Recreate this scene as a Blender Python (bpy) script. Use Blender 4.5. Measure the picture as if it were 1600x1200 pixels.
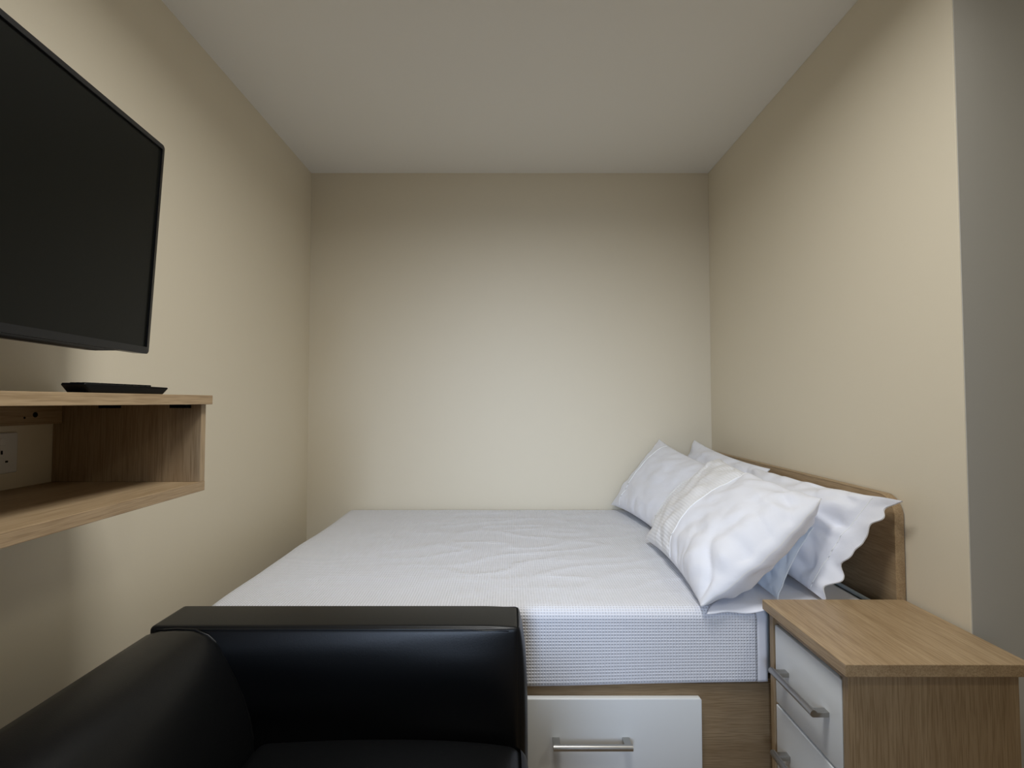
import bpy, bmesh, math, random
from mathutils import Vector, noise, Matrix

for o in list(bpy.data.objects):
    bpy.data.objects.remove(o)
S = bpy.context.scene
COL = S.collection
PI = math.pi

# ------------------------------------------------------------------ camera
EYE = Vector((0.0, 0.0, 1.1625))
cd = bpy.data.cameras.new('camera')
cd.sensor_width = 36.0
cd.lens = 18.0
cd.shift_x = 0.0019
cd.clip_start = 0.02
cam = bpy.data.objects.new('camera', cd)
cam.location = EYE
cam.rotation_euler = (math.radians(90 + 2.0), 0, 0)
COL.objects.link(cam)
S.camera = cam

# ------------------------------------------------------------------ world, exposure
w = bpy.data.worlds.new('world')
S.world = w
w.use_nodes = True
w.node_tree.nodes['Background'].inputs[0].default_value = (0.75, 0.85, 1.0, 1)
w.node_tree.nodes['Background'].inputs[1].default_value = 0.15
S.view_settings.view_transform = 'Standard'
S.view_settings.look = 'None'
S.view_settings.gamma = 1.0
S.view_settings.use_curve_mapping = False
S.view_settings.exposure = 0.0


# ------------------------------------------------------------------ lights
def area(name, loc, target, sx, sy, power, color, shape='RECTANGLE', spread=PI):
    l = bpy.data.lights.new(name, 'AREA')
    l.shape = shape
    l.size = sx
    if shape in ('RECTANGLE', 'ELLIPSE'):
        l.size_y = sy
    l.energy = power
    l.color = color
    l.spread = spread
    o = bpy.data.objects.new(name, l)
    o.location = loc
    d = Vector(target) - Vector(loc)
    o.rotation_euler = d.to_track_quat('-Z', 'Y').to_euler()
    COL.objects.link(o)
    return o


# daylight in the window opening of the wall behind the camera
area('window_daylight', (-0.42, -1.68, 1.45), (0.08, 1.85, 0.82), 0.62, 1.20, 4.0, (0.60, 0.75, 1.0), 'RECTANGLE', math.radians(40))
area('window_sky_light', (-0.42, -1.69, 1.45), (-0.42, 2.73, 1.30), 0.64, 1.22, 2.5, (0.70, 0.80, 1.0))
# ceiling lamps of the room, above the frame
LAMP_A = (0.06, 0.92)
LAMP_C = (1.20, -0.12)
LAMP_B = (1.38, 0.80)
area('panel_lamp_light', (LAMP_A[0], LAMP_A[1], 2.36), (LAMP_A[0], LAMP_A[1], 0), 0.42, 0.42, 17.5, (0.98, 0.98, 0.96), 'RECTANGLE', math.radians(168))
area('ceiling_lamp_light', (LAMP_C[0], LAMP_C[1], 2.375), (LAMP_C[0], LAMP_C[1], 0), 0.16, 0.16, 4.5, (1.0, 0.97, 0.80), 'DISK')
sl = bpy.data.lights.new('spot_lamp_light', 'SPOT')
sl.energy = 7.5
sl.color = (1.0, 0.95, 0.87)
sl.shadow_soft_size = 0.07
sl.spot_size = math.radians(95)
sl.spot_blend = 1.0
so = bpy.data.objects.new('spot_lamp_light', sl)
so.location = (LAMP_B[0], LAMP_B[1], 2.34)
so.rotation_euler = (Vector((-1.05, 1.10, 0.75)) - so.location).to_track_quat('-Z', 'Y').to_euler()
COL.objects.link(so)


# ------------------------------------------------------------------ materials
def srgb(r, g, b):
    f = lambda c: (c / 255 / 12.92) if c / 255 <= 0.04045 else ((c / 255 + 0.055) / 1.055) ** 2.4
    return (f(r), f(g), f(b), 1)


def base_mat(name, color, rough=0.5, metal=0.0, spec=0.5):
    m = bpy.data.materials.new(name)
    m.use_nodes = True
    b = m.node_tree.nodes['Principled BSDF']
    b.inputs['Base Color'].default_value = color
    b.inputs['Roughness'].default_value = rough
    b.inputs['Metallic'].default_value = metal
    b.inputs['Specular IOR Level'].default_value = spec
    return m, m.node_tree, b


def nd(nt, typ, **kw):
    n = nt.nodes.new(typ)
    for k, v in kw.items():
        setattr(n, k, v)
    return n


def add_noise_bump(nt, b, scale, strength, dist=0.002, detail=3, coord='Object', stretch=(1, 1, 1)):
    tc = nd(nt, 'ShaderNodeTexCoord')
    mp = nd(nt, 'ShaderNodeMapping')
    mp.inputs['Scale'].default_value = stretch
    nz = nd(nt, 'ShaderNodeTexNoise')
    nz.inputs['Scale'].default_value = scale
    nz.inputs['Detail'].default_value = detail
    bp = nd(nt, 'ShaderNodeBump')
    bp.inputs['Strength'].default_value = strength
    bp.inputs['Distance'].default_value = dist
    nt.links.new(tc.outputs[coord], mp.inputs[0])
    nt.links.new(mp.outputs[0], nz.inputs['Vector'])
    nt.links.new(nz.outputs[0], bp.inputs['Height'])
    nt.links.new(bp.outputs[0], b.inputs['Normal'])
    return nz, bp


def paint(name, c, rough=0.55, spec=0.35):
    m, nt, b = base_mat(name, c, rough, 0, spec)
    nz, bp = add_noise_bump(nt, b, 260, 0.12, 0.001, 2)
    return m


def oak(name, axis, dark=1.0):
    """light oak foil, the grain along one axis"""
    m, nt, b = base_mat(name, (0.4, 0.3, 0.18, 1), 0.42, 0, 0.4)
    tc = nd(nt, 'ShaderNodeTexCoord')
    mp = nd(nt, 'ShaderNodeMapping')
    sc = [26.0, 26.0, 26.0]
    sc[axis] = 1.1
    mp.inputs['Scale'].default_value = sc
    nt.links.new(tc.outputs['Object'], mp.inputs[0])
    n1 = nd(nt, 'ShaderNodeTexNoise')
    n1.inputs['Scale'].default_value = 1.0
    n1.inputs['Detail'].default_value = 5
    n1.inputs['Roughness'].default_value = 0.62
    n1.inputs['Distortion'].default_value = 0.4
    nt.links.new(mp.outputs[0], n1.inputs['Vector'])
    mp2 = nd(nt, 'ShaderNodeMapping')
    sc2 = [420.0, 420.0, 420.0]
    sc2[axis] = 14.0
    mp2.inputs['Scale'].default_value = sc2
    nt.links.new(tc.outputs['Object'], mp2.inputs[0])
    n2 = nd(nt, 'ShaderNodeTexNoise')
    n2.inputs['Scale'].default_value = 1.0
    n2.inputs['Detail'].default_value = 2
    nt.links.new(mp2.outputs[0], n2.inputs['Vector'])
    r1 = nd(nt, 'ShaderNodeValToRGB')
    d = dark
    r1.color_ramp.elements[0].position = 0.20
    r1.color_ramp.elements[0].color = (0.345 * d, 0.232 * d, 0.125 * d, 1)
    r1.color_ramp.elements[1].position = 0.80
    r1.color_ramp.elements[1].color = (0.52 * d, 0.385 * d, 0.235 * d, 1)
    nt.links.new(n1.outputs[0], r1.inputs[0])
    r2 = nd(nt, 'ShaderNodeValToRGB')
    r2.color_ramp.elements[0].position = 0.36
    r2.color_ramp.elements[0].color = (0.74, 0.71, 0.66, 1)
    r2.color_ramp.elements[1].position = 0.58
    r2.color_ramp.elements[1].color = (1, 1, 1, 1)
    nt.links.new(n2.outputs[0], r2.inputs[0])
    mx = nd(nt, 'ShaderNodeMix', data_type='RGBA', blend_type='MULTIPLY')
    mx.inputs[0].default_value = 1.0
    nt.links.new(r1.outputs[0], mx.inputs[6])
    nt.links.new(r2.outputs[0], mx.inputs[7])
    nt.links.new(mx.outputs[2], b.inputs['Base Color'])
    bp = nd(nt, 'ShaderNodeBump')
    bp.inputs['Strength'].default_value = 0.12
    bp.inputs['Distance'].default_value = 0.001
    nt.links.new(n2.outputs[0], bp.inputs['Height'])
    nt.links.new(bp.outputs[0], b.inputs['Normal'])
    return m


def woven(name, color, pu, pv, depth, pit_shade=0.82, rough=0.9, fold=0.0):
    """waffle (pu and pv > 0) or ribbed (one of them 0) cloth on metric UVs"""
    m, nt, b = base_mat(name, color, rough, 0, 0.2)
    b.inputs['Sheen Weight'].default_value = 0.15
    uv = nd(nt, 'ShaderNodeTexCoord')
    sp = nd(nt, 'ShaderNodeSeparateXYZ')
    nt.links.new(uv.outputs['UV'], sp.inputs[0])
    hs = []
    for i, p in enumerate((pu, pv)):
        if not p:
            continue
        mu = nd(nt, 'ShaderNodeMath', operation='MULTIPLY')
        mu.inputs[1].default_value = 2 * PI / p
        nt.links.new(sp.outputs[i], mu.inputs[0])
        si = nd(nt, 'ShaderNodeMath', operation='COSINE')
        nt.links.new(mu.outputs[0], si.inputs[0])
        hs.append(si)
    h = hs[0]
    if len(hs) == 2:
        h = nd(nt, 'ShaderNodeMath', operation='MAXIMUM')
        nt.links.new(hs[0].outputs[0], h.inputs[0])
        nt.links.new(hs[1].outputs[0], h.inputs[1])
    mr = nd(nt, 'ShaderNodeMapRange')
    mr.inputs[1].default_value = -1
    mr.inputs[2].default_value = 1
    nt.links.new(h.outputs[0], mr.inputs[0])
    cr = nd(nt, 'ShaderNodeValToRGB')
    cr.color_ramp.elements[0].color = (color[0] * pit_shade, color[1] * pit_shade, color[2] * pit_shade, 1)  # shade in the hollows of the weave, painted into the cloth colour
    cr.color_ramp.elements[1].color = color
    cr.color_ramp.elements[1].position = 0.75
    nt.links.new(mr.outputs[0], cr.inputs[0])
    nt.links.new(cr.outputs[0], b.inputs['Base Color'])
    b1 = nd(nt, 'ShaderNodeBump')
    b1.inputs['Strength'].default_value = 0.8
    b1.inputs['Distance'].default_value = depth
    nt.links.new(mr.outputs[0], b1.inputs['Height'])
    nt.links.new(b1.outputs[0], b.inputs['Normal'])
    return m


def cotton(name, color):
    m, nt, b = base_mat(name, color, 0.85, 0, 0.2)
    b.inputs['Sheen Weight'].default_value = 0.15
    nz, bp = add_noise_bump(nt, b, 16, 0.35, 0.006, 5, stretch=(1, 1, 1.3))
    nz.inputs['Distortion'].default_value = 0.6
    return m


M = {}
M['wall'] = paint('cream_wall_paint', srgb(226, 216, 194), 0.5, 0.4)
M['wall_grey'] = paint('grey_wall_paint', srgb(190, 188, 182), 0.6, 0.3)
M['ceiling'] = paint('ceiling_paint', srgb(240, 238, 232), 0.7, 0.2)
M['oak_x'] = oak('oak_grain_x', 0)
M['oak_y'] = oak('oak_grain_y', 1)
M['oak_z'] = oak('oak_grain_z', 2, 0.86)
M['oak_dark_x'] = oak('oak_panel_grain_x', 0, 0.70)
M['oak_head'] = oak('oak_headboard_grain', 1, 0.92)
M['white_gloss'], nt, b = base_mat('white_lacquer', srgb(226, 228, 228), 0.28, 0, 0.5)
M['steel'], nt, b = base_mat('brushed_steel', (0.42, 0.41, 0.39, 1), 0.32, 1.0)
add_noise_bump(nt, b, 300, 0.1, 0.0005, 2, stretch=(0.05, 1, 1))
M['leather'], nt, b = base_mat('black_leather', (0.0050, 0.0053, 0.0058, 1), 0.38, 0, 0.27)
nz, bp = add_noise_bump(nt, b, 420, 0.25, 0.0006, 3)
M['stitch'], nt, b = base_mat('grey_thread', (0.05, 0.05, 0.05, 1), 0.7)
M['screen'], nt, b = base_mat('screen_glass', (0.004, 0.0045, 0.0036, 1), 0.32, 0, 0.18)
M['black_plastic'], nt, b = base_mat('black_plastic', (0.005, 0.005, 0.006, 1), 0.35, 0, 0.35)
M['black_matt'], nt, b = base_mat('black_matt_plastic', (0.003, 0.003, 0.003, 1), 0.6, 0, 0.15)
M['remote'], nt, b = base_mat('black_remote_plastic', (0.002, 0.002, 0.0025, 1), 0.45, 0, 0.15)
M['socket'], nt, b = base_mat('white_socket_plastic', srgb(225, 225, 222), 0.35)
M['waffle'] = woven('white_waffle_cotton', (0.83, 0.84, 0.90, 1), 0.0080, 0.0085, 0.0026, 0.80)
M['ribbed'] = woven('cream_ribbed_cotton', (0.86, 0.86, 0.88, 1), 0, 0.0115, 0.0011, 0.95)
M['cotton'] = cotton('white_cotton', (0.83, 0.84, 0.90, 1))
M['cord'], nt, b = base_mat('white_seam_cord', (0.88, 0.88, 0.89, 1), 0.8)
M['blue_cotton'] = cotton('pale_blue_cotton', (0.72, 0.79, 0.88, 1))
M['sheet'] = cotton('pale_sheet_cotton', (0.62, 0.70, 0.76, 1))
M['floor'] = oak('floor_laminate', 1, 0.6)
M['pine'] = oak('pine_batten', 1, 0.9)
M['lamp'], nt, b = base_mat('lamp_diffuser', (0.9, 0.88, 0.82, 1), 0.5)
b.inputs['Emission Color'].default_value = (1, 0.93, 0.82, 1)
b.inputs['Emission Strength'].default_value = 4.0


# ------------------------------------------------------------------ helpers
def link(name, me, mats, parent=None, base=(0, 0, 0)):
    o = bpy.data.objects.new(name, me)
    COL.objects.link(o)
    for m in (mats if isinstance(mats, (list, tuple)) else [mats]):
        me.materials.append(m)
    if parent:
        o.parent = parent
    else:
        o.location = base
    return o


class MB:
    """collects shapes in world coordinates and links them as one mesh relative to a base point"""

    def __init__(self):
        self.bm = bmesh.new()

    def box(self, x0, x1, y0, y1, z0, z1, bev=0.0, seg=2):
        r = bmesh.ops.create_cube(self.bm, size=1.0)
        vs = r['verts']
        for v in vs:
            v.co = Vector(((x0 + x1) / 2 + v.co.x * (x1 - x0),
                           (y0 + y1) / 2 + v.co.y * (y1 - y0),
                           (z0 + z1) / 2 + v.co.z * (z1 - z0)))
        if bev > 0:
            es = list({e for v in vs for e in v.link_edges})
            bmesh.ops.bevel(self.bm, geom=es, offset=bev, segments=seg, affect='EDGES', profile=0.5)
        return self

    def tube(self, pts, r, n=10, closed=False):
        pts = [Vector(p) for p in pts]
        rings = []
        for i, p in enumerate(pts):
            a = pts[max(i - 1, 0)]
            c = pts[min(i + 1, len(pts) - 1)]
            t = (c - a).normalized()
            up = Vector((0, 0, 1)) if abs(t.z) < 0.9 else Vector((1, 0, 0))
            s = t.cross(up).normalized()
            q = s.cross(t).normalized()
            rings.append([self.bm.verts.new(p + s * math.cos(k * 2 * PI / n) * r + q * math.sin(k * 2 * PI / n) * r) for k in range(n)])
        for a, c in zip(rings, rings[1:]):
            for k in range(n):
                self.bm.faces.new((a[k], a[(k + 1) % n], c[(k + 1) % n], c[k]))
        self.bm.faces.new(list(reversed(rings[0])))
        self.bm.faces.new(rings[-1])
        return self

    def prism(self, poly, axis, a0, a1, bev=0.0, seg=2):
        """poly in the two other axes (in xyz order), extruded along axis"""
        def P(u, v, a):
            if axis == 0:
                return Vector((a, u, v))
            if axis == 1:
                return Vector((u, a, v))
            return Vector((u, v, a))
        A = [self.bm.verts.new(P(u, v, a0)) for u, v in poly]
        B = [self.bm.verts.new(P(u, v, a1)) for u, v in poly]
        n = len(poly)
        fs = [self.bm.faces.new(A), self.bm.faces.new(list(reversed(B)))]
        for k in range(n):
            self.bm.faces.new((A[k], B[k], B[(k + 1) % n], A[(k + 1) % n]))
        if bev > 0:
            es = list({e for f in fs for e in f.edges})
            bmesh.ops.bevel(self.bm, geom=es, offset=bev, segments=seg, affect='EDGES', profile=0.5)
        return self

    def soft(self, c, h, r, bulge=(0, 0, 0), n=34, fn=None):
        """box of half size h with edges rounded by r and faces puffed by bulge"""
        c = Vector(c)
        for ax in range(3):
            for sg in (-1, 1):
                grid = []
                for i in range(n + 1):
                    row = []
                    for j in range(n + 1):
                        s = [0, 0, 0]
                        s[ax] = sg
                        # denser samples towards the edges
                        f = lambda t: math.sin((t * 2 / n - 1) * PI / 2)
                        s[(ax + 1) % 3] = f(i)
                        s[(ax + 2) % 3] = f(j)
                        p = Vector([s[k] * h[k] for k in range(3)])
                        q = Vector([max(-(h[k] - r), min(h[k] - r, p[k])) for k in range(3)])
                        d = p - q
                        if d.length > 1e-9:
                            p = q + d.normalized() * r
                        b1 = (1 - s[(ax + 1) % 3] ** 2) * (1 - s[(ax + 2) % 3] ** 2)
                        p[ax] += sg * bulge[ax] * (max(b1, 0) ** 0.6)
                        if fn:
                            p = fn(p, s)
                        row.append(self.bm.verts.new(c + p))
                    grid.append(row)
                for i in range(n):
                    for j in range(n):
                        q4 = (grid[i][j], grid[i + 1][j], grid[i + 1][j + 1], grid[i][j + 1])
                        self.bm.faces.new(q4 if sg > 0 else tuple(reversed(q4)))
        return self

    def build(self, name, mat, parent=None, base=(0, 0, 0), smooth=None, xf=None):
        bmesh.ops.remove_doubles(self.bm, verts=self.bm.verts, dist=1e-5)
        bmesh.ops.recalc_face_normals(self.bm, faces=self.bm.faces)
        if xf is not None:
            bmesh.ops.transform(self.bm, matrix=xf, verts=self.bm.verts)
        b = Vector(parent['_base']) if parent and '_base' in parent else Vector(base)
        for v in self.bm.verts:
            v.co -= b
        me = bpy.data.meshes.new(name)
        self.bm.to_mesh(me)
        self.bm.free()
        o = link(name, me, mat, parent, base)
        o['_base'] = list(b)
        if smooth:
            for p in me.polygons:
                p.use_smooth = True
            me.set_sharp_from_angle(angle=math.radians(smooth))
        return o


def thing(name, label, cat, base, group=None):
    o = bpy.data.objects.new(name, None)
    o.empty_display_size = 0.1
    COL.objects.link(o)
    o.location = base
    o['_base'] = list(base)
    o['label'] = label
    o['category'] = cat
    if group:
        o['group'] = group
    return o


def tag(o, label, cat, group=None):
    o['label'] = label
    o['category'] = cat
    if group:
        o['group'] = group
    return o


def struct(name, mb, mat):
    o = mb.build(name, mat)
    o['kind'] = 'structure'
    return o


# ------------------------------------------------------------------ the room
XL, XR, YB, ZC = -1.075, 1.0715, 2.73, 2.40
YC = 1.207           # where the alcove opens into the room
XO = 2.60            # far right wall of the room
YN = -1.70           # wall behind the camera
struct('floor', MB().box(XL - .1, XO + .1, YN - .1, YB + .1, -0.1, 0), M['floor'])
struct('ceiling', MB().box(XL - .1, XO + .1, YN - .1, YB + .1, ZC, ZC + .1), M['ceiling'])
struct('wall_left', MB().box(XL - .1, XL, YN, YB, 0, ZC), M['wall'])
struct('wall_back', MB().box(XL - .1, XR + .1, YB, YB + .1, 0, ZC), M['wall'])
struct('wall_right', MB().box(XR, XR + .1, YC + 0.002, YB, 0, ZC, 0.002), M['wall'])
struct('wall_return', MB().box(XR + 0.002, XO, YC, YC + 0.1, 0, ZC), M['wall_grey'])
struct('wall_far_right', MB().box(XO, XO + .1, YN, YC, 0, ZC), M['wall'])
wn = MB()
wn.box(XL - .1, -0.75, YN - .1, YN, 0, ZC)
wn.box(-0.09, XO + .1, YN - .1, YN, 0, ZC)
wn.box(-0.75, -0.09, YN - .1, YN, 0, 0.83)
wn.box(-0.75, -0.09, YN - .1, YN, 2.07, ZC)
struct('wall_near', wn, M['wall'])
wf = MB()
wf.box(-0.75, -0.71, YN - .08, YN - .04, 0.83, 2.07).box(-0.13, -0.09, YN - .08, YN - .04, 0.83, 2.07)
wf.box(-0.71, -0.13, YN - .08, YN - .04, 0.83, 0.87).box(-0.71, -0.13, YN - .08, YN - .04, 2.03, 2.07)
struct('window_1', wf, M['socket'])

# lamps just outside the frame
t = thing('ceiling_light', 'round flat ceiling lamp, above the frame near the camera', 'ceiling light', (LAMP_C[0], LAMP_C[1], ZC))
mb = MB()
mb.tube([(LAMP_C[0], LAMP_C[1], ZC), (LAMP_C[0], LAMP_C[1], ZC - 0.02)], 0.11, 40)
mb.build('housing', M['socket'], t, smooth=40)
t = thing('ceiling_panel_light', 'square flat ceiling panel lamp, above the frame over the armchair', 'ceiling light', (LAMP_A[0], LAMP_A[1], ZC))
mb = MB()
mb.box(LAMP_A[0] - .24, LAMP_A[0] + .24, LAMP_A[1] - .24, LAMP_A[1] + .24, ZC - .03, ZC, 0.004)
mb.build('housing', M['socket'], t)
t = thing('ceiling_spotlight', 'small round ceiling spotlight, above the frame beside the grey wall', 'spotlight', (LAMP_B[0], LAMP_B[1], ZC))
mb = MB()
mb.tube([(LAMP_B[0], LAMP_B[1], ZC), (LAMP_B[0], LAMP_B[1], ZC - 0.015)], 0.06, 32)
mb.build('housing', M['socket'], t, smooth=40)


# ------------------------------------------------------------------ bar handles
def handle(name, a, b_, out, drop, parent):
    """round bar from a to b_ held off the front by two square posts; out = vector from bar to the front"""
    a, b_, out = Vector(a), Vector(b_), Vector(out)
    mb = MB()
    mb.tube([a, b_], 0.0078, 18)
    d = (b_ - a).normalized()
    for p, s in ((a, 1), (b_, -1)):
        c0 = p + d * s * 0.0100
        c1 = c0 + out
        lo = Vector([min(c0[k], c1[k]) for k in range(3)])
        hi = Vector([max(c0[k], c1[k]) for k in range(3)])
        for k in range(3):
            if abs(d[k]) > 0.5:
                lo[k] -= 0.0095
                hi[k] += 0.0095
        mb.box(lo.x, hi.x, lo.y, hi.y, lo.z - 0.0085, hi.z + 0.0025, 0.001)
    return mb.build(name, M['steel'], parent, smooth=40)


# ------------------------------------------------------------------ bed
BY0, BY1 = 1.425, 2.715       # frame front and back
BX0, BX1 = -0.86, 1.04
ZT = 0.600                    # top of the bed cover
bed = thing('bed', 'light oak bed with a white drawer and a low headboard on the right wall', 'bed', ((BX0 + BX1) / 2, (BY0 + BY1) / 2, 0))
mb = MB()
mb.box(BX0 + .02, BX1, BY0, BY0 + .02, 0.03, 0.395, 0.001)
mb.build('front_panel', M['oak_dark_x'], bed)
mb = MB()
mb.box(BX0 + .02, BX1, BY0 + .004, BY0 + .05, 0.385, 0.405, 0.001)
mb.build('top_rail', M['oak_dark_x'], bed)
mb = MB()
mb.box(BX0 + .02, BX0 + .04, BY0 + .022, BY1 - .02, 0.03, 0.395, 0.001)
mb.build('foot_panel', M['oak_y'], bed)
mb = MB()
mb.box(BX0 + .02, BX1, BY1 - .02, BY1, 0.03, 0.395, 0.001)
mb.box(BX0 + .06, BX1 - .02, BY0 + .06, BY1 - .04, 0.0, 0.03)
mb.box(BX0 + .04, BX1, BY0 + .05, BY1 - .02, 0.38, 0.395)
mb.build('base_board', M['oak_x'], bed)
dr = MB()
dr.prism([(-0.085, 0.07), (0.516, 0.07), (0.516, 0.360), (0.512, 0.364), (-0.081, 0.364), (-0.085, 0.360)], 1, BY0 - .019, BY0 - .001, 0.0025, 3)
drawer = dr.build('drawer', M['white_gloss'], bed, smooth=40)
handle('handle', (0.113, 1.366, 0.2615), (0.320, 1.366, 0.2615), (0, 0.040, 0), 0.006, drawer)
# headboard with rounded top corners, running along the wall
HY0, HY1, HZ = 1.402, 2.722, 0.905


def rounded(y0, y1, z0, z1, r, k=8):
    pts = [(y0, z0), (y1, z0)]
    for i in range(k + 1):
        a = i / k * PI / 2
        pts.append((y1 - r + r * math.cos(a), z1 - r + r * math.sin(a)))
    for i in range(k + 1):
        a = PI / 2 + i / k * PI / 2
        pts.append((y0 + r + r * math.cos(a), z1 - r + r * math.sin(a)))
    return pts


mb = MB()
mb.prism(rounded(HY0, HY1, 0.05, HZ, 0.055), 0, 1.0445, 1.0675, 0.0015)
hb = mb.build('headboard', M['oak_head'], bed, smooth=35)
ed = MB()
pts = [(p[0], p[1]) for p in rounded(HY0 - .0006, HY1 + .0006, 0.05, HZ + .0006, 0.056)][1:]
pts.append((HY0 - .0006, 0.05))
inner = [(p[0], p[1]) for p in rounded(HY0 + .0015, HY1 - .0015, 0.05, HZ - .0015, 0.054)][1:] + [(HY0 + .0015, 0.05)]
for i in range(len(pts) - 1):
    vs = []
    for x in (1.0435, 1.0685):
        vs.append([ed.bm.verts.new((x, *q)) for q in (pts[i], pts[i + 1], inner[i + 1], inner[i])])
    a, c = vs
    ed.bm.faces.new(a)
    ed.bm.faces.new(list(reversed(c)))
    for k in range(4):
        ed.bm.faces.new((a[k], c[k], c[(k + 1) % 4], a[(k + 1) % 4]))
e = ed.build('edge_band', M['oak_y'], hb, smooth=35)
e['label'] = 'lighter oak edge strip'

# mattress (its pale cover shows below the pillows by the headboard)
mat = thing('mattress', 'pale blue-grey mattress edge showing under the pillows beside the headboard', 'mattress', (0.1, 2.07, 0.405))
mb = MB()
mb.soft((0.1, 2.0715, 0.4985), (0.938, 0.638, 0.0925), 0.03, (0, 0, 0), 24)
mb.build('ticking', M['sheet'], mat, smooth=60)
mb = MB()
mb.tube([(1.028, 1.46, 0.593), (1.0285, 1.8, 0.594), (1.0285, 2.2, 0.594), (1.028, 2.68, 0.593)], 0.006, 10)
mb.build('piping', M['sheet'], mat, smooth=60)


# waffle cover: a grid draped over the top, front, back and foot
def drape(name, x0, x1, mat_, extra=0.0, zb_left=0.385, zb_right=0.405, nx=150, foot=True, seed=0, amp=0.0035, yfront=1.414, zt=ZT, rr=0.03, parent=None, base=(0, 0, 0), frontdrop=None, ny=110, dx=0.0):
    bm = bmesh.new()
    uvl = bm.loops.layers.uv.new('UVMap')
    drop = (zt - 0.395) if frontdrop is None else frontdrop
    ytop = 2.716
    # front profile: s = 0 at the hem, going up the front, round the edge, across the top
    prof = []
    nfront, narc = 26, 8
    for i in range(nfront):
        prof.append((yfront, -drop + (drop - rr) * i / nfront, 'f'))
    for i in range(narc + 1):
        a = i / narc * PI / 2
        prof.append((yfront + rr - rr * math.cos(a), -rr + rr * math.sin(a), 'a'))
    for i in range(1, ny + 1):
        y = yfront + rr + (ytop - 0.03 - yfront - rr) * i / ny
        prof.append((y, 0.0, 't'))
    for i in range(1, 7):
        a = i / 6 * PI / 2
        prof.append((ytop - 0.03 + 0.03 * math.sin(a), -0.03 + 0.03 * math.cos(a), 'b'))
    prof.append((ytop, -0.10, 'b'))
    # x profile, with the same kind of roll at the foot
    xp = []
    if foot:
        R = 0.055
        for i in range(8):
            xp.append((x0, -0.20 + (0.20 - R) * i / 8))
        for i in range(9):
            a = i / 8 * PI / 2
            xp.append((x0 + R - R * math.cos(a), -R + R * math.sin(a)))
        xs0 = x0 + R
    else:
        xp.append((x0, 0))
        xs0 = x0
    for i in range(1, nx + 1):
        xp.append((xs0 + (x1 - xs0) * i / nx, 0.0))
    grid, U, V = [], [0], [0]
    for i in range(1, len(xp)):
        U.append(U[-1] + math.hypot(xp[i][0] - xp[i - 1][0], xp[i][1] - xp[i - 1][1]))
    for i in range(1, len(prof)):
        V.append(V[-1] + math.hypot(prof[i][0] - prof[i - 1][0], prof[i][1] - prof[i - 1][1]))
    for i, (x, zx) in enumerate(xp):
        row = []
        for j, (y, zy, kd) in enumerate(prof):
            zz = min(zx, zy) if (zx < 0 and zy < 0) else zx + zy
            # rounded corner where the foot meets the front
            xx, yy = x, y
            if foot:
                dxc = (x0 + 0.10) - x
                dyc = (yfront + 0.10) - y
                if dxc > 0 and dyc > 0:
                    l = math.hypot(dxc, dyc)
                    if l > 0.10:
                        xx = x0 + 0.10 - dxc * 0.10 / l
                        yy = yfront + 0.10 - dyc * 0.10 / l
            z = zt + zz
            k = noise.noise(Vector((xx * 2.2 + seed, yy * 2.2, 1.3)))
            wr = noise.noise(Vector((xx * 3 + 5 * yy, yy * 9 - 3 * xx, seed + 4.0)))
            wr2 = max(0, 0.35 - abs(wr)) ** 2 * 8
            if kd == 't' and zx == 0:
                # broad sag and a few long soft creases on the top
                fall = min(1, (yy - yfront) / 0.25) * min(1, (ytop - yy) / 0.08)
                mid = math.exp(-((xx - 0.05) / 0.55) ** 2)
                z += k * amp * fall + wr2 * 0.006 * fall * mid
            elif kd == 'f':
                s = (-zy) / drop
                hang = zb_left + (zb_right - zb_left) * ((xx - x0) / (x1 - x0)) ** 2
                if zx == 0:
                    z = zt - rr - (s * drop - rr) * (zt - rr - hang) / (drop - rr)
                    yy += 0.004 * noise.noise(Vector((xx * 4, z * 3, seed + 9))) * s + 0.003 * s
                    yy = min(yy, 1.4185)
            if kd == 'b':
                yy += 0.003 * noise.noise(Vector((xx * 5, 0, seed)))
            if zx < 0:
                xx += 0.008 * noise.noise(Vector((yy * 4, z * 2, seed + 2))) + 0.012 * (noise.noise(Vector((yy * 2.3, 1, seed + 2))))
            row.append(bm.verts.new((xx + dx, yy, z)))
        grid.append(row)
    for i in range(len(grid) - 1):
        for j in range(len(prof) - 1):
            f = bm.faces.new((grid[i][j], grid[i + 1][j], grid[i + 1][j + 1], grid[i][j + 1]))
            f.smooth = True
            for lp, (a, c) in zip(f.loops, ((i, j), (i + 1, j), (i + 1, j + 1), (i, j + 1))):
                lp[uvl].uv = (U[a], V[c])
    b = Vector(parent['_base']) if parent else Vector(base)
    for v in bm.verts:
        v.co -= b
    me = bpy.data.meshes.new(name)
    bm.to_mesh(me)
    bm.free()
    o = link(name, me, mat_, parent, base)
    sd = o.modifiers.new('solid', 'SOLIDIFY')
    sd.thickness = 0.004
    sd.offset = -1
    return o


cover = thing('bed_cover', 'white waffle-weave bed cover spread over the mattress', 'bedspread', (-0.1, 2.07, 0.39))
drape('cover_cloth', -0.862, 0.672, M['waffle'], parent=cover, seed=3.0)
hem = drape('hem', 0.672, 0.6985, M['cotton'], parent=cover, foot=False, nx=4, seed=3.0, zb_left=0.404, zb_right=0.405)
hem['label'] = 'smooth flat hem along the end of the cover'

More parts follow.
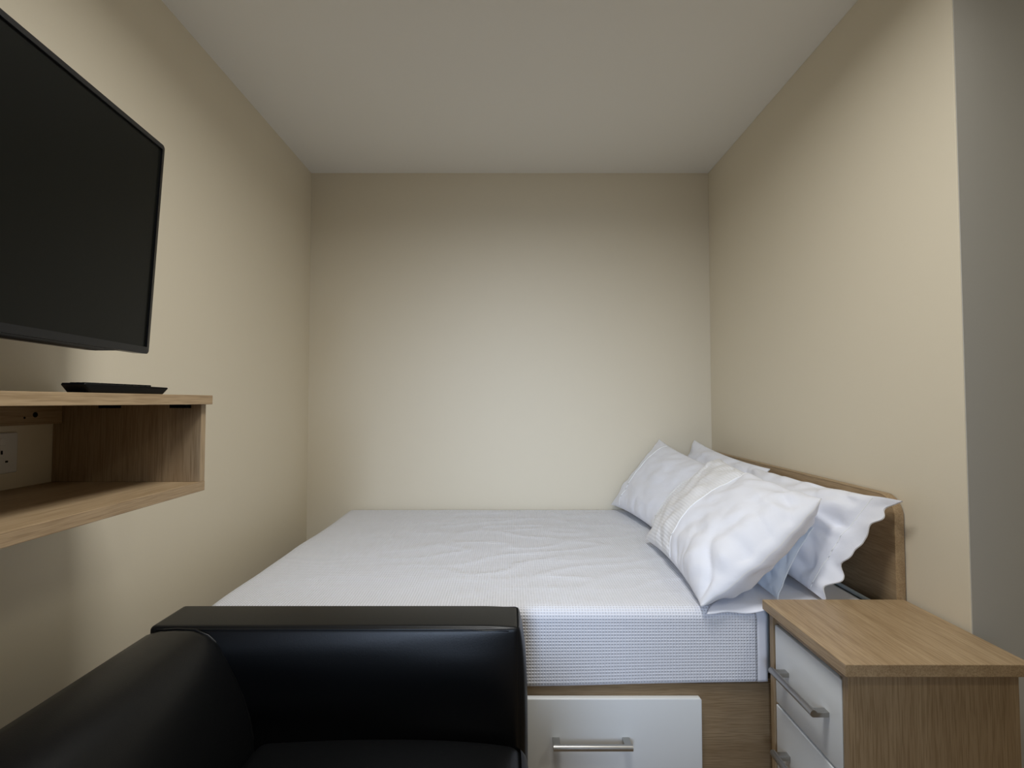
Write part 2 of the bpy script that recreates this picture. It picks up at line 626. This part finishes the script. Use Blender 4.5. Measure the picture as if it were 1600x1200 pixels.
# the white sheet that shows between cover and pillows, with a loose front lip
bm = bmesh.new()
g = []
nxs, nys = 60, 60
for i in range(nxs + 1):
    row = []
    for j in range(nys + 1):
        y = 1.404 + (2.66 - 1.404) * (j / nys) ** 1.4
        xa = 0.53 + 0.15 * min(1.0, (y - 1.404) / 0.16)
        x = xa + (0.985 - xa) * i / nxs
        z = 0.606 + 0.0015 * noise.noise(Vector((x * 7, y * 7, 3)))
        f = max(0.0, 1 - (y - 1.404) / 0.035)
        z -= f * f * (0.010 + 0.005 * math.sin(x * 24) + 0.004 * math.sin(x * 51))
        yy = y + f * 0.004 * math.sin(x * 33)
        row.append(bm.verts.new((x, yy, z)))
    g.append(row)
for i in range(nxs):
    for j in range(nys):
        bm.faces.new((g[i][j], g[i + 1][j], g[i + 1][j + 1], g[i][j + 1])).smooth = True
me = bpy.data.meshes.new('bed_sheet')
for v in bm.verts:
    v.co -= Vector((0.74, 2.0, 0.6))
bm.to_mesh(me)
bm.free()
o = link('bed_sheet', me, M['cotton'], None, (0.74, 2.0, 0.6))
o.modifiers.new('solid', 'SOLIDIFY').thickness = 0.003
tag(o, 'white sheet under the pillows, its loose edge showing beside the bedside cabinet', 'sheet')


# ------------------------------------------------------------------ pillows
def pillow(label, c00, c10, c11, c01, T, seed, band=None, flange=None, mat_='cotton', pin=0.06, wr=1.0, zmin=0.611,
           xmax=1.040, ymax=2.722, ymin=1.30, group=None, amp=1.0, seams=(), near=None, pw=2.6):
    """u runs along the long side (far -> near), v from the foot to the top edge"""
    c = [Vector(p) for p in (c00, c10, c11, c01)]
    N = 110
    NV = 80
    nrm = ((c[1] - c[0]).cross(c[3] - c[0])).normalized()
    if nrm.z < 0:
        nrm = -nrm
    cen = (c[0] + c[1] + c[2] + c[3]) / 4
    L = ((c[1] - c[0]).length + (c[2] - c[3]).length) / 2
    H = ((c[3] - c[0]).length + (c[2] - c[1]).length) / 2
    fl = flange or 1.0

    def surf(u, v, side):
        eu = 1 - abs(u)
        ev = 1 - abs(v)
        # the sides draw in between the corners
        pn = near if (near is not None and u > 0) else pin
        uu = u * (1 - pn * (1 - abs(v) ** 2.2))
        vv = v * (1 - pin * 1.5 * (1 - abs(u) ** 2.2))
        a, b_ = (uu + 1) / 2, (vv + 1) / 2
        p = c[0] * (1 - a) * (1 - b_) + c[1] * a * (1 - b_) + c[2] * a * b_ + c[3] * (1 - a) * b_
        ut = u / fl if u > 0 else u
        ut = max(-1, min(1, ut))
        base = max(0, (1 - abs(ut) ** (pw if ut > 0 else 2.6))) * max(0, (1 - abs(v) ** 2.6))
        th = T * 0.5 * base ** 0.55
        # creases that run in from the sides and out of the corners
        q = Vector((u * 2.0, v * 1.6, seed * 3.1 + side * 7))
        k1 = noise.noise(q * 1.3)
        k2 = noise.noise(Vector((u * 3.4 + v * 1.0, v * 1.3 - u * 0.5, seed + side * 3)))
        rid = (max(0, 0.30 - abs(k2)) / 0.30) ** 1.6
        edgeu = math.exp(-((1 - abs(ut)) / 0.30) ** 2)
        edgev = math.exp(-((1 - abs(v)) / 0.26) ** 2)
        pk = (math.sin(v * 19 + seed * 2 + 3 * noise.noise(Vector((v * 2, seed, 0)))) * edgeu
              + math.sin(u * 23 + seed + 3 * noise.noise(Vector((u * 2.5, seed, 5)))) * edgev * 0.8)
        inside = min(1, base * 5)
        crump = 1.0 + 0.8 * max(0, u)
        k3 = noise.noise(Vector((u * 6.5 - v * 3.0, v * 3.2 + u * 2.0, seed * 1.7 + side)))
        th += amp * wr * (0.012 * k1 - 0.008 * crump * rid * (0.2 + 0.8 * max(edgeu, edgev)) + 0.0040 * crump * k3 + 0.0030 * pk) * inside
        th = max(th, 0.0018)
        p = p + nrm * side * th
        # wavy outline
        wv = 0.006 * noise.noise(Vector((u * 4, v * 4, seed))) * wr
        p = p + nrm * wv * 1.5
        if flange and u > fl:
            tt = (u - fl) / (1 - fl)
            q2 = noise.noise(Vector((v * 3.1, seed, 2.0)))
            p = p + nrm * tt * 0.014 * q2 * 1.5 + Vector((0, tt * (0.022 * noise.noise(Vector((v * 4.3, seed, 7.0))) + 0.004 * math.sin(v * 17)), 0))
        p.z = max(p.z, zmin + (0.0025 if side > 0 else 0))
        p.x = min(p.x, xmax)
        p.y = min(max(p.y, ymin), ymax)
        return p

    f_u = lambda i: math.sin((i * 2 / N - 1) * PI / 2)
    f_v = lambda j: math.sin((j * 2 / NV - 1) * PI / 2)
    us = [f_u(i) for i in range(N + 1)]
    vs = [f_v(j) for j in range(NV + 1)]
    if flange:
        k = min(range(N + 1), key=lambda i: abs(us[i] - fl))
        us[k] = fl
    base = Vector((cen.x, cen.y, min(p.z for p in c)))

    def mesh(name, keep, mt, parent=None):
        bm = bmesh.new()
        uvl = bm.loops.layers.uv.new('UVMap')
        for side in (1, -1):
            g = [[None] * (NV + 1) for _ in range(N + 1)]
            for i in range(N):
                if not keep((us[i] + us[i + 1]) / 2):
                    continue
                for j in range(NV):
                    q = []
                    for a, b_ in ((i, j), (i + 1, j), (i + 1, j + 1), (i, j + 1)):
                        if g[a][b_] is None:
                            g[a][b_] = bm.verts.new(surf(us[a], vs[b_], side) - base)
                        q.append(g[a][b_])
                    idx = [(i, j), (i + 1, j), (i + 1, j + 1), (i, j + 1)]
                    if side < 0:
                        q.reverse()
                        idx.reverse()
                    try:
                        f = bm.faces.new(q)
                    except ValueError:
                        continue
                    f.smooth = True
                    for lp, (a, b_) in zip(f.loops, idx):
                        lp[uvl].uv = (us[a] * L / 2, vs[b_] * H / 2)
            # close the rim between the two sides
        # rim
        n0 = len(bm.verts)
        bmesh.ops.remove_doubles(bm, verts=bm.verts, dist=0.0005)
        be = [e_ for e_ in bm.edges if len(e_.link_faces) == 1]
        bm2 = bm
        me_ = bpy.data.meshes.new(name)
        bm2.to_mesh(me_)
        bm2.free()
        o_ = link(name, me_, mt, parent, base)
        return o_

    rimpts = []
    root = None
    kb = (lambda u: band[0] <= u <= band[1]) if band else (lambda u: False)
    root = mesh('pillow', lambda u: not kb(u), M[mat_])
    root['_base'] = list(base)
    tag(root, label, 'pillow', group)
    # rim strip that closes the case all round
    bm = bmesh.new()
    loop = [(us[i], -1) for i in range(N + 1)] + [(1, vs[j]) for j in range(1, NV + 1)] + \
           [(us[i], 1) for i in range(N - 1, -1, -1)] + [(-1, vs[j]) for j in range(NV - 1, 0, -1)]
    A = [bm.verts.new(surf(u, v, 1) - base) for u, v in loop]
    B = [bm.verts.new(surf(u, v, -1) - base) for u, v in loop]
    for i in range(len(loop)):
        k = (i + 1) % len(loop)
        bm.faces.new((A[i], B[i], B[k], A[k])).smooth = True
    me_ = bpy.data.meshes.new('rim_seam')
    bm.to_mesh(me_)
    bm.free()
    link('rim_seam', me_, M['cord'] if mat_ == 'cotton' else M[mat_], root)
    if band:
        bo = mesh('ribbed_band', kb, M['ribbed'], root)
        bo.location = (0, 0, 0)
        bo['label'] = 'finely ribbed band across the pillowcase'
        for e_ in band:
            if abs(e_) < 0.95:
                # snap to grid column for a clean seam
                k = min(range(N + 1), key=lambda i: abs(us[i] - e_))
                mb = MB()
                pts = [surf(us[k], -0.97 + 1.94 * s / 60, 1) + nrm * 0.0005 for s in range(61)]
                mb.tube(pts, 0.0022, 6)
                mb.build('seam', M['cord'], root, smooth=60)
    for e_ in seams:
        mb = MB()
        pts = [surf(e_, -0.96 + 1.92 * s / 60, 1) + nrm * 0.0006 for s in range(61)]
        mb.tube(pts, 0.0026, 6)
        mb.build('seam', M['cord'], root, smooth=60)
    if flange:
        mb = MB()
        pts = [surf(fl, -0.96 + 1.92 * s / 60, 1) + nrm * 0.0004 for s in range(61)]
        mb.tube(pts, 0.0016, 6)
        mb.build('seam', M['cord'], root, smooth=60)
    return root


# rear pillows first, then the two front ones with the ribbed bands
pillow('white pillow behind, propped in the far corner of the headboard with only its top showing',
       (0.80, 2.69, 0.63), (0.80, 2.05, 0.63), (1.00, 1.98, 0.905), (0.955, 2.655, 0.965), 0.11, 2, group='pillows at the headboard')
pillow('plump white pillow with a flat stitched border, leaning on the near end of the headboard',
       (0.80, 2.05, 0.645), (0.865, 1.425, 0.615), (1.018, 1.352, 0.905), (0.985, 2.12, 0.90), 0.15, 5, flange=0.80, amp=1.3, group='pillows at the headboard')
pillow('pale blue pillow wedged low behind the ribbed front pillow, beside the bedside cabinet',
       (0.70, 1.95, 0.62), (0.74, 1.435, 0.617), (0.875, 1.49, 0.80), (0.86, 1.95, 0.82), 0.045, 8, mat_='blue_cotton', wr=0.4, group='pillows at the headboard')
pillow('white pillow in front at the far side, next to the back wall',
       (0.530, 2.70, 0.625), (0.62, 2.06, 0.612), (0.905, 2.04, 0.870), (0.785, 2.70, 0.965), 0.14, 11, band=(0.60, 1.0), seams=(-0.62,), wr=0.6, group='pillows at the headboard')
pillow('front pillow nearest the viewer, with a wide ribbed band and a crumpled near end',
       (0.535, 2.04, 0.620), (0.515, 1.40, 0.612), (0.885, 1.465, 0.888), (0.860, 2.12, 0.930), 0.19, 14, near=-0.10, pw=4.5, band=(-1.0, 0.07), amp=1.3, group='pillows at the headboard')

# ------------------------------------------------------------------ bedside cabinet
ns = thing('bedside_cabinet', 'light oak bedside cabinet with white drawers standing against the right wall', 'bedside cabinet', (0.87, 1.235, 0))
mb = MB()
mb.box(0.680, 1.062, 1.057, 1.4005, 0.605, 0.630, 0.0012)
mb.build('top', M['oak_y'], ns)
mb = MB()
mb.box(0.695, 1.047, 1.074, 1.092, 0.0, 0.6045, 0.0008)
mb.build('side_panel', M['oak_z'], ns)
mb = MB()
mb.box(0.695, 1.047, 1.375, 1.393, 0.0, 0.6045, 0.0008)
mb.build('side_panel', M['oak_z'], ns)
mb = MB()
mb.box(1.033, 1.047, 1.092, 1.375, 0.0, 0.6045)
mb.box(0.70, 1.033, 1.092, 1.375, 0.583, 0.6045)
mb.box(0.70, 1.033, 1.092, 1.375, 0.0, 0.165)
mb.build('carcass', M['oak_y'], ns)
for z0, z1 in ((0.378, 0.578), (0.174, 0.374)):
    mb = MB()
    mb.box(0.6965, 0.714, 1.098, 1.369, z0 + .001, z1 - .001, 0.0025, 3)
    mb.box(0.714, 1.02, 1.11, 1.357, z0 + .01, z1 - .02)
    d = mb.build('drawer', M['white_gloss'], ns, smooth=40)
    zc = z0 + 0.105
    handle('handle', (0.662, 1.322, zc), (0.662, 1.140, zc), (0.0345, 0, 0), 0.004, d)

# ------------------------------------------------------------------ wall shelf unit
X0, X1 = XL, -0.711
sh = thing('wall_shelf', 'open-fronted oak shelf unit fixed to the left wall below the television', 'shelf', (-0.9, 0.65, 0.953))
SY0, SY1 = -0.10, 1.225
mb = MB()
mb.box(X0 + .001, X1, SY0, SY1, 1.1565, 1.178, 0.0008)
mb.build('top_board', M['oak_y'], sh)
mb = MB()
mb.box(X0 + .001, -0.726, SY0, SY1, 0.953, 0.9755, 0.0008)
mb.build('bottom_board', M['oak_y'], sh)
for y0, y1 in ((SY1 - .019, SY1 - .0005), (SY0 + .0005, SY0 + .019)):
    mb = MB()
    mb.box(X0 + .001, -0.7265, y0, y1, 0.9757, 1.1563, 0.0006)
    mb.build('end_panel', M['oak_z'], sh)
mb = MB()
mb.box(X0 + .001, X0 + .024, SY0 + .02, SY1 - .021, 1.112, 1.1563, 0.0006)
ba = mb.build('batten', M['pine'], sh)
ba['label'] = 'rough pine batten along the wall under the top board'
mb = MB()
mb.tube([(X0 + .0235, 1.135, 1.134), (X0 + .0245, 1.135, 1.134)], 0.006, 14)
mb.tube([(X0 + .0235, 1.110, 1.128), (X0 + .0245, 1.110, 1.128)], 0.0025, 10)
mb.build('screw_hole', M['black_matt'], ba)
for x in (-0.955, -0.79):
    mb = MB()
    mb.box(x, x + 0.040, SY1 - .037, SY1 - .019, 1.148, 1.1563, 0.001)
    mb.build('bracket', M['black_matt'], sh)

sk = thing('wall_socket', 'white double wall socket inside the open shelf unit', 'socket', (XL, 1.04, 1.054))
mb = MB()
mb.box(XL, XL + .009, 0.968, 1.114, 1.011, 1.097, 0.003, 3)
pl = mb.build('plate', M['socket'], sk, smooth=40)
for yc in (1.004, 1.078):
    mb = MB()
    mb.box(XL + .009, XL + .012, yc - .006, yc + .006, 1.070, 1.086, 0.001)
    mb.build('switch', M['socket'], pl)
    mb = MB()
    mb.box(XL + .0088, XL + .0094, yc - .002, yc + .002, 1.052, 1.060)
    mb.box(XL + .0088, XL + .0094, yc - .014, yc - .008, 1.034, 1.038)
    mb.box(XL + .0088, XL + .0094, yc + .008, yc + .014, 1.034, 1.038)
    mb.build('pin_holes', M['black_matt'], pl)

# remote control on the shelf: keel-shaped case, rubber keys on top
rc = thing('remote_control', 'slim black remote control lying on the oak wall shelf', 'remote control', (-0.76, 0.97, 1.178))
ry0, ry1 = 0.892, 1.112
mb = MB()
mb.prism([(ry0 + .014, 1.1785), (ry1 - .016, 1.1785), (ry1, 1.1905), (ry1 - .001, 1.1935), (ry0 + .002, 1.196), (ry0, 1.1925)], 0, -0.785, -0.742, 0.003, 3)
rb = mb.build('case', M['remote'], rc, smooth=35)
for i in range(9):
    for x in (-0.774, -0.7635, -0.753):
        y = ry0 + 0.018 + i * 0.0190
        mb = MB()
        mb.box(x - .0036, x + .0036, y - .007, y + .007, 1.193, 1.1972, 0.001)
        mb.build('button', M['black_matt'], rb)

# ------------------------------------------------------------------ television
FB = Vector((-0.853, 1.205, 1.275))
ew = Vector((0.081, -1, 0)).normalized()           # along the width, towards the viewer
eup = Vector((0.052, 0.0, 1)).normalized()
en = ew.cross(eup) * -1
en.normalize()
if en.x < 0:
    en = -en
eup = en.cross(ew)
if eup.z < 0:
    eup = -eup
TF = Matrix.Translation(FB) @ Matrix((
    (ew.x, eup.x, en.x, 0), (ew.y, eup.y, en.y, 0), (ew.z, eup.z, en.z, 0), (0, 0, 0, 1)))
# local: x along width, y up, z out of the screen
tv = thing('television', 'black flat-screen television mounted on the left wall above the shelf', 'television', FB + ew * 0.45)
TW, TH = 0.92, 0.500


def rrect(x0, x1, y0, y1, r, k=6):
    pts = []
    for cx, cy, a0 in ((x1 - r, y1 - r, 0), (x0 + r, y1 - r, 90), (x0 + r, y0 + r, 180), (x1 - r, y0 + r, 270)):
        for i in range(k + 1):
            a = math.radians(a0 + 90 * i / k)
            pts.append((cx + r * math.cos(a), cy + r * math.sin(a)))
    return pts


mb = MB()
out_, in_ = rrect(0, TW, 0, TH, 0.009), rrect(0.0125, TW - .0125, 0.0155, TH - .0125, 0.001)
ring = []
for z, pts in ((-0.028, out_), (0.0, out_), (0.003, in_), (-0.004, in_)):
    ring.append([mb.bm.verts.new((p[0], p[1], z)) for p in pts])
ring[1] = ring[1]
for a, c in zip(ring, ring[1:]):
    n = len(a)
    for k in range(n):
        mb.bm.faces.new((a[k], a[(k + 1) % n], c[(k + 1) % n], c[k]))
mb.bm.faces.new(ring[0])
mb.build('bezel', M['black_plastic'], tv, smooth=35, xf=TF)
mb = MB()
mb.box(0.0120, TW - .0120, 0.0150, TH - .012, -0.003, -0.0012)
mb.build('screen', M['screen'], tv, xf=TF)
mb = MB()
mb.soft((TW / 2, TH / 2 - .01, -0.040), (TW / 2 - .07, TH / 2 - .055, 0.022), 0.02, (0, 0, 0.006), 14)
mb.build('rear_housing', M['black_plastic'], tv, smooth=50, xf=TF)
mb = MB()
mb.prism([(0.06, 0.002), (TW - .06, 0.002), (TW - .16, -0.008), (0.16, -0.008)], 2, -0.026, -0.008, 0.002)
mb.build('lower_lip', M['black_plastic'], tv, smooth=50, xf=TF)
mc = TF @ Vector((TW / 2, TH / 2, -0.055))
mb = MB()
mb.box(XL, XL + .02, mc.y - .06, mc.y + .06, mc.z - .11, mc.z + .11, 0.002)
mb.box(XL + .015, mc.x + .01, mc.y - .02, mc.y + .02, mc.z - .02, mc.z + .02, 0.002)
mb.build('wall_mount', M['black_matt'], tv)

# ------------------------------------------------------------------ armchair
ac = thing('armchair', 'black leather low-backed armchair standing in front of the bed, facing right', 'armchair', (-0.41, 0.935, 0))
AZ = 0.648
AX0, AX1 = -0.828, 0.022
AF0, AF1 = 1.190, 1.318          # far arm
AN0, AN1 = 0.552, 0.680          # near arm


def arm_fn(sign):
    def fn(p, s):
        # the front end swells and its top corner is eased off
        if p.x > 0.36:
            t_ = (p.x - 0.36) / 0.08
            p = Vector((p.x, p.y, p.z))
            if p.z > 0.15:
                p.z -= 0.006 * max(0, min(1, t_)) ** 2
        return p
    return fn


for (y0, y1, sg) in ((AF0, AF1, -1), (AN0, AN1, 1)):
    mb = MB()
    h = ((AX1 - AX0) / 2, (y1 - y0) / 2, (AZ - 0.12) / 2)

    def fn(p, s, h=h, sg=sg):
        p = Vector(p)
        # padded inner face: fullest just below the top seam, drawn in towards the seat
        if s[1] == sg:
            zz = (p.z + h[2]) / (2 * h[2])
            prof = math.exp(-((zz - 0.86) / 0.16) ** 2) * 0.9 + 0.35
            edge = max(0, (1 - s[0] ** 8)) * max(0, 1 - abs(s[2]) ** 10)
            cr = 0.003 * noise.noise(Vector((p.x * 3, p.z * 16, 2.0)))
            p.y += sg * (0.012 * prof + cr) * edge
        if s[0] == 1:
            zz = (p.z + h[2]) / (2 * h[2])
            p.x += 0.014 * (1 - zz ** 10) * (1 - s[1] ** 4) + 0.006 * (1 - zz ** 6)
        if s[2] == 1:
            p.z += 0.002 * (1 - s[0] ** 6) * (1 - s[1] ** 2)
            k = max(0, (p.x - (h[0] - 0.09)) / 0.09)
            p.z -= 0.004 * k * k
        return p
    mb.soft(((AX0 + AX1) / 2, (y0 + y1) / 2, (AZ + 0.12) / 2), h, 0.011, (0, 0, 0), 60, fn)
    arm = mb.build('arm', M['leather'], ac, smooth=60)
    ys = y0 if sg < 0 else y1
    mb = MB()
    mb.tube([(AX0 + .02 + i * (AX1 - AX0 - .045) / 30, ys + sg * 0.0005, AZ - 0.0065 - (0.002 if i > 27 else 0)) for i in range(31)], 0.0020, 6)
    mb.build('top_seam', M['leather'], arm, smooth=60)
    mb = MB()
    for i in range(70):
        x = -0.30 + i * 0.0044
        if x > AX1 - .03:
            break
        mb.box(x, x + .0026, ys - .0004 - (0.0016 if sg < 0 else -0.0016), ys + .0004 - (0.0016 if sg < 0 else -0.0016), AZ - .0048, AZ - .0038)
    mb.build('stitching', M['stitch'], arm)

prof = [(-0.846, 0.16), (-0.842, 0.40), (-0.832, 0.60), (-0.826, 0.628), (-0.814, 0.640), (-0.79, 0.646), (-0.755, 0.648),
        (-0.715, 0.646), (-0.685, 0.634), (-0.660, 0.612), (-0.640, 0.582), (-0.620, 0.54), (-0.602, 0.495), (-0.588, 0.45),
        (-0.578, 0.40), (-0.572, 0.34), (-0.57, 0.16)]
bm = bmesh.new()
cx_, cz_ = -0.72, 0.45
rings = []
NB = 50
for i in range(NB + 1):
    t_ = i / NB
    y = (AN1 + 0.001) + (AF0 - AN1 - 0.002) * t_
    e_ = min(t_, 1 - t_) * (AF0 - AN1)
    s_ = 1 - 0.030 * max(0, 1 - e_ / 0.022) ** 2
    row = []
    for x, z in prof:
        k = 0.004 * noise.noise(Vector((x * 4, y * 4, z * 4)))
        bul = 0.010 * math.sin(PI * t_)
        ox = bul if x > -0.70 and z > 0.3 else 0
        row.append(bm.verts.new((cx_ + (x - cx_) * s_ + ox + k, y, cz_ + (z - cz_) * s_ + (0.5 * k if z > .6 else 0))))
    rings.append(row)
for a, c in zip(rings, rings[1:]):
    for k in range(len(prof)):
        k2 = (k + 1) % len(prof)
        bm.faces.new((a[k], c[k], c[k2], a[k2]))
bm.faces.new(rings[0])
bm.faces.new(list(reversed(rings[-1])))
mb = MB()
mb.bm.free()
mb.bm = bm
bk = mb.build('backrest', M['leather'], ac, smooth=45)
mb = MB()
mb.tube([(cx_ + (x - cx_) * 0.993, AF0 - 0.008, cz_ + (z - cz_) * 0.993) for x, z in prof[5:15]], 0.0024, 6)
mb.build('seam', M['leather'], bk, smooth=60)


def seat_fn(p, s):
    p = Vector(p)
    if s[2] == 1:
        p.z += 0.030 * (1 - s[0] ** 2 * 0.9) * (1 - abs(s[1]) ** 6) * 0.9
        p.z -= 0.012 * max(0, s[0]) ** 4
    return p


mb = MB()
mb.soft((-0.268, (AN1 + AF0) / 2, 0.340), (0.302, (AF0 - AN1) / 2 - .006, 0.065), 0.035, (0.012, 0, 0), 40, seat_fn)
mb.build('seat_cushion', M['leather'], ac, smooth=60)
mb = MB()
mb.soft((-0.28, (AN1 + AF0) / 2, 0.18), (0.29, (AF0 - AN1) / 2 - .001, 0.06), 0.01, (0, 0, 0), 10)
mb.build('seat_base', M['leather'], ac, smooth=60)
for x in (-0.80, -0.04):
    for y in (0.61, 1.255):
        mb = MB()
        mb.tube([(x, y, 0.0), (x, y, 0.06), (x, y, 0.121)], 0.022, 16)
        mb.build('leg', M['steel'], ac, smooth=40)

for o in bpy.data.objects:
    if '_base' in o:
        del o['_base']
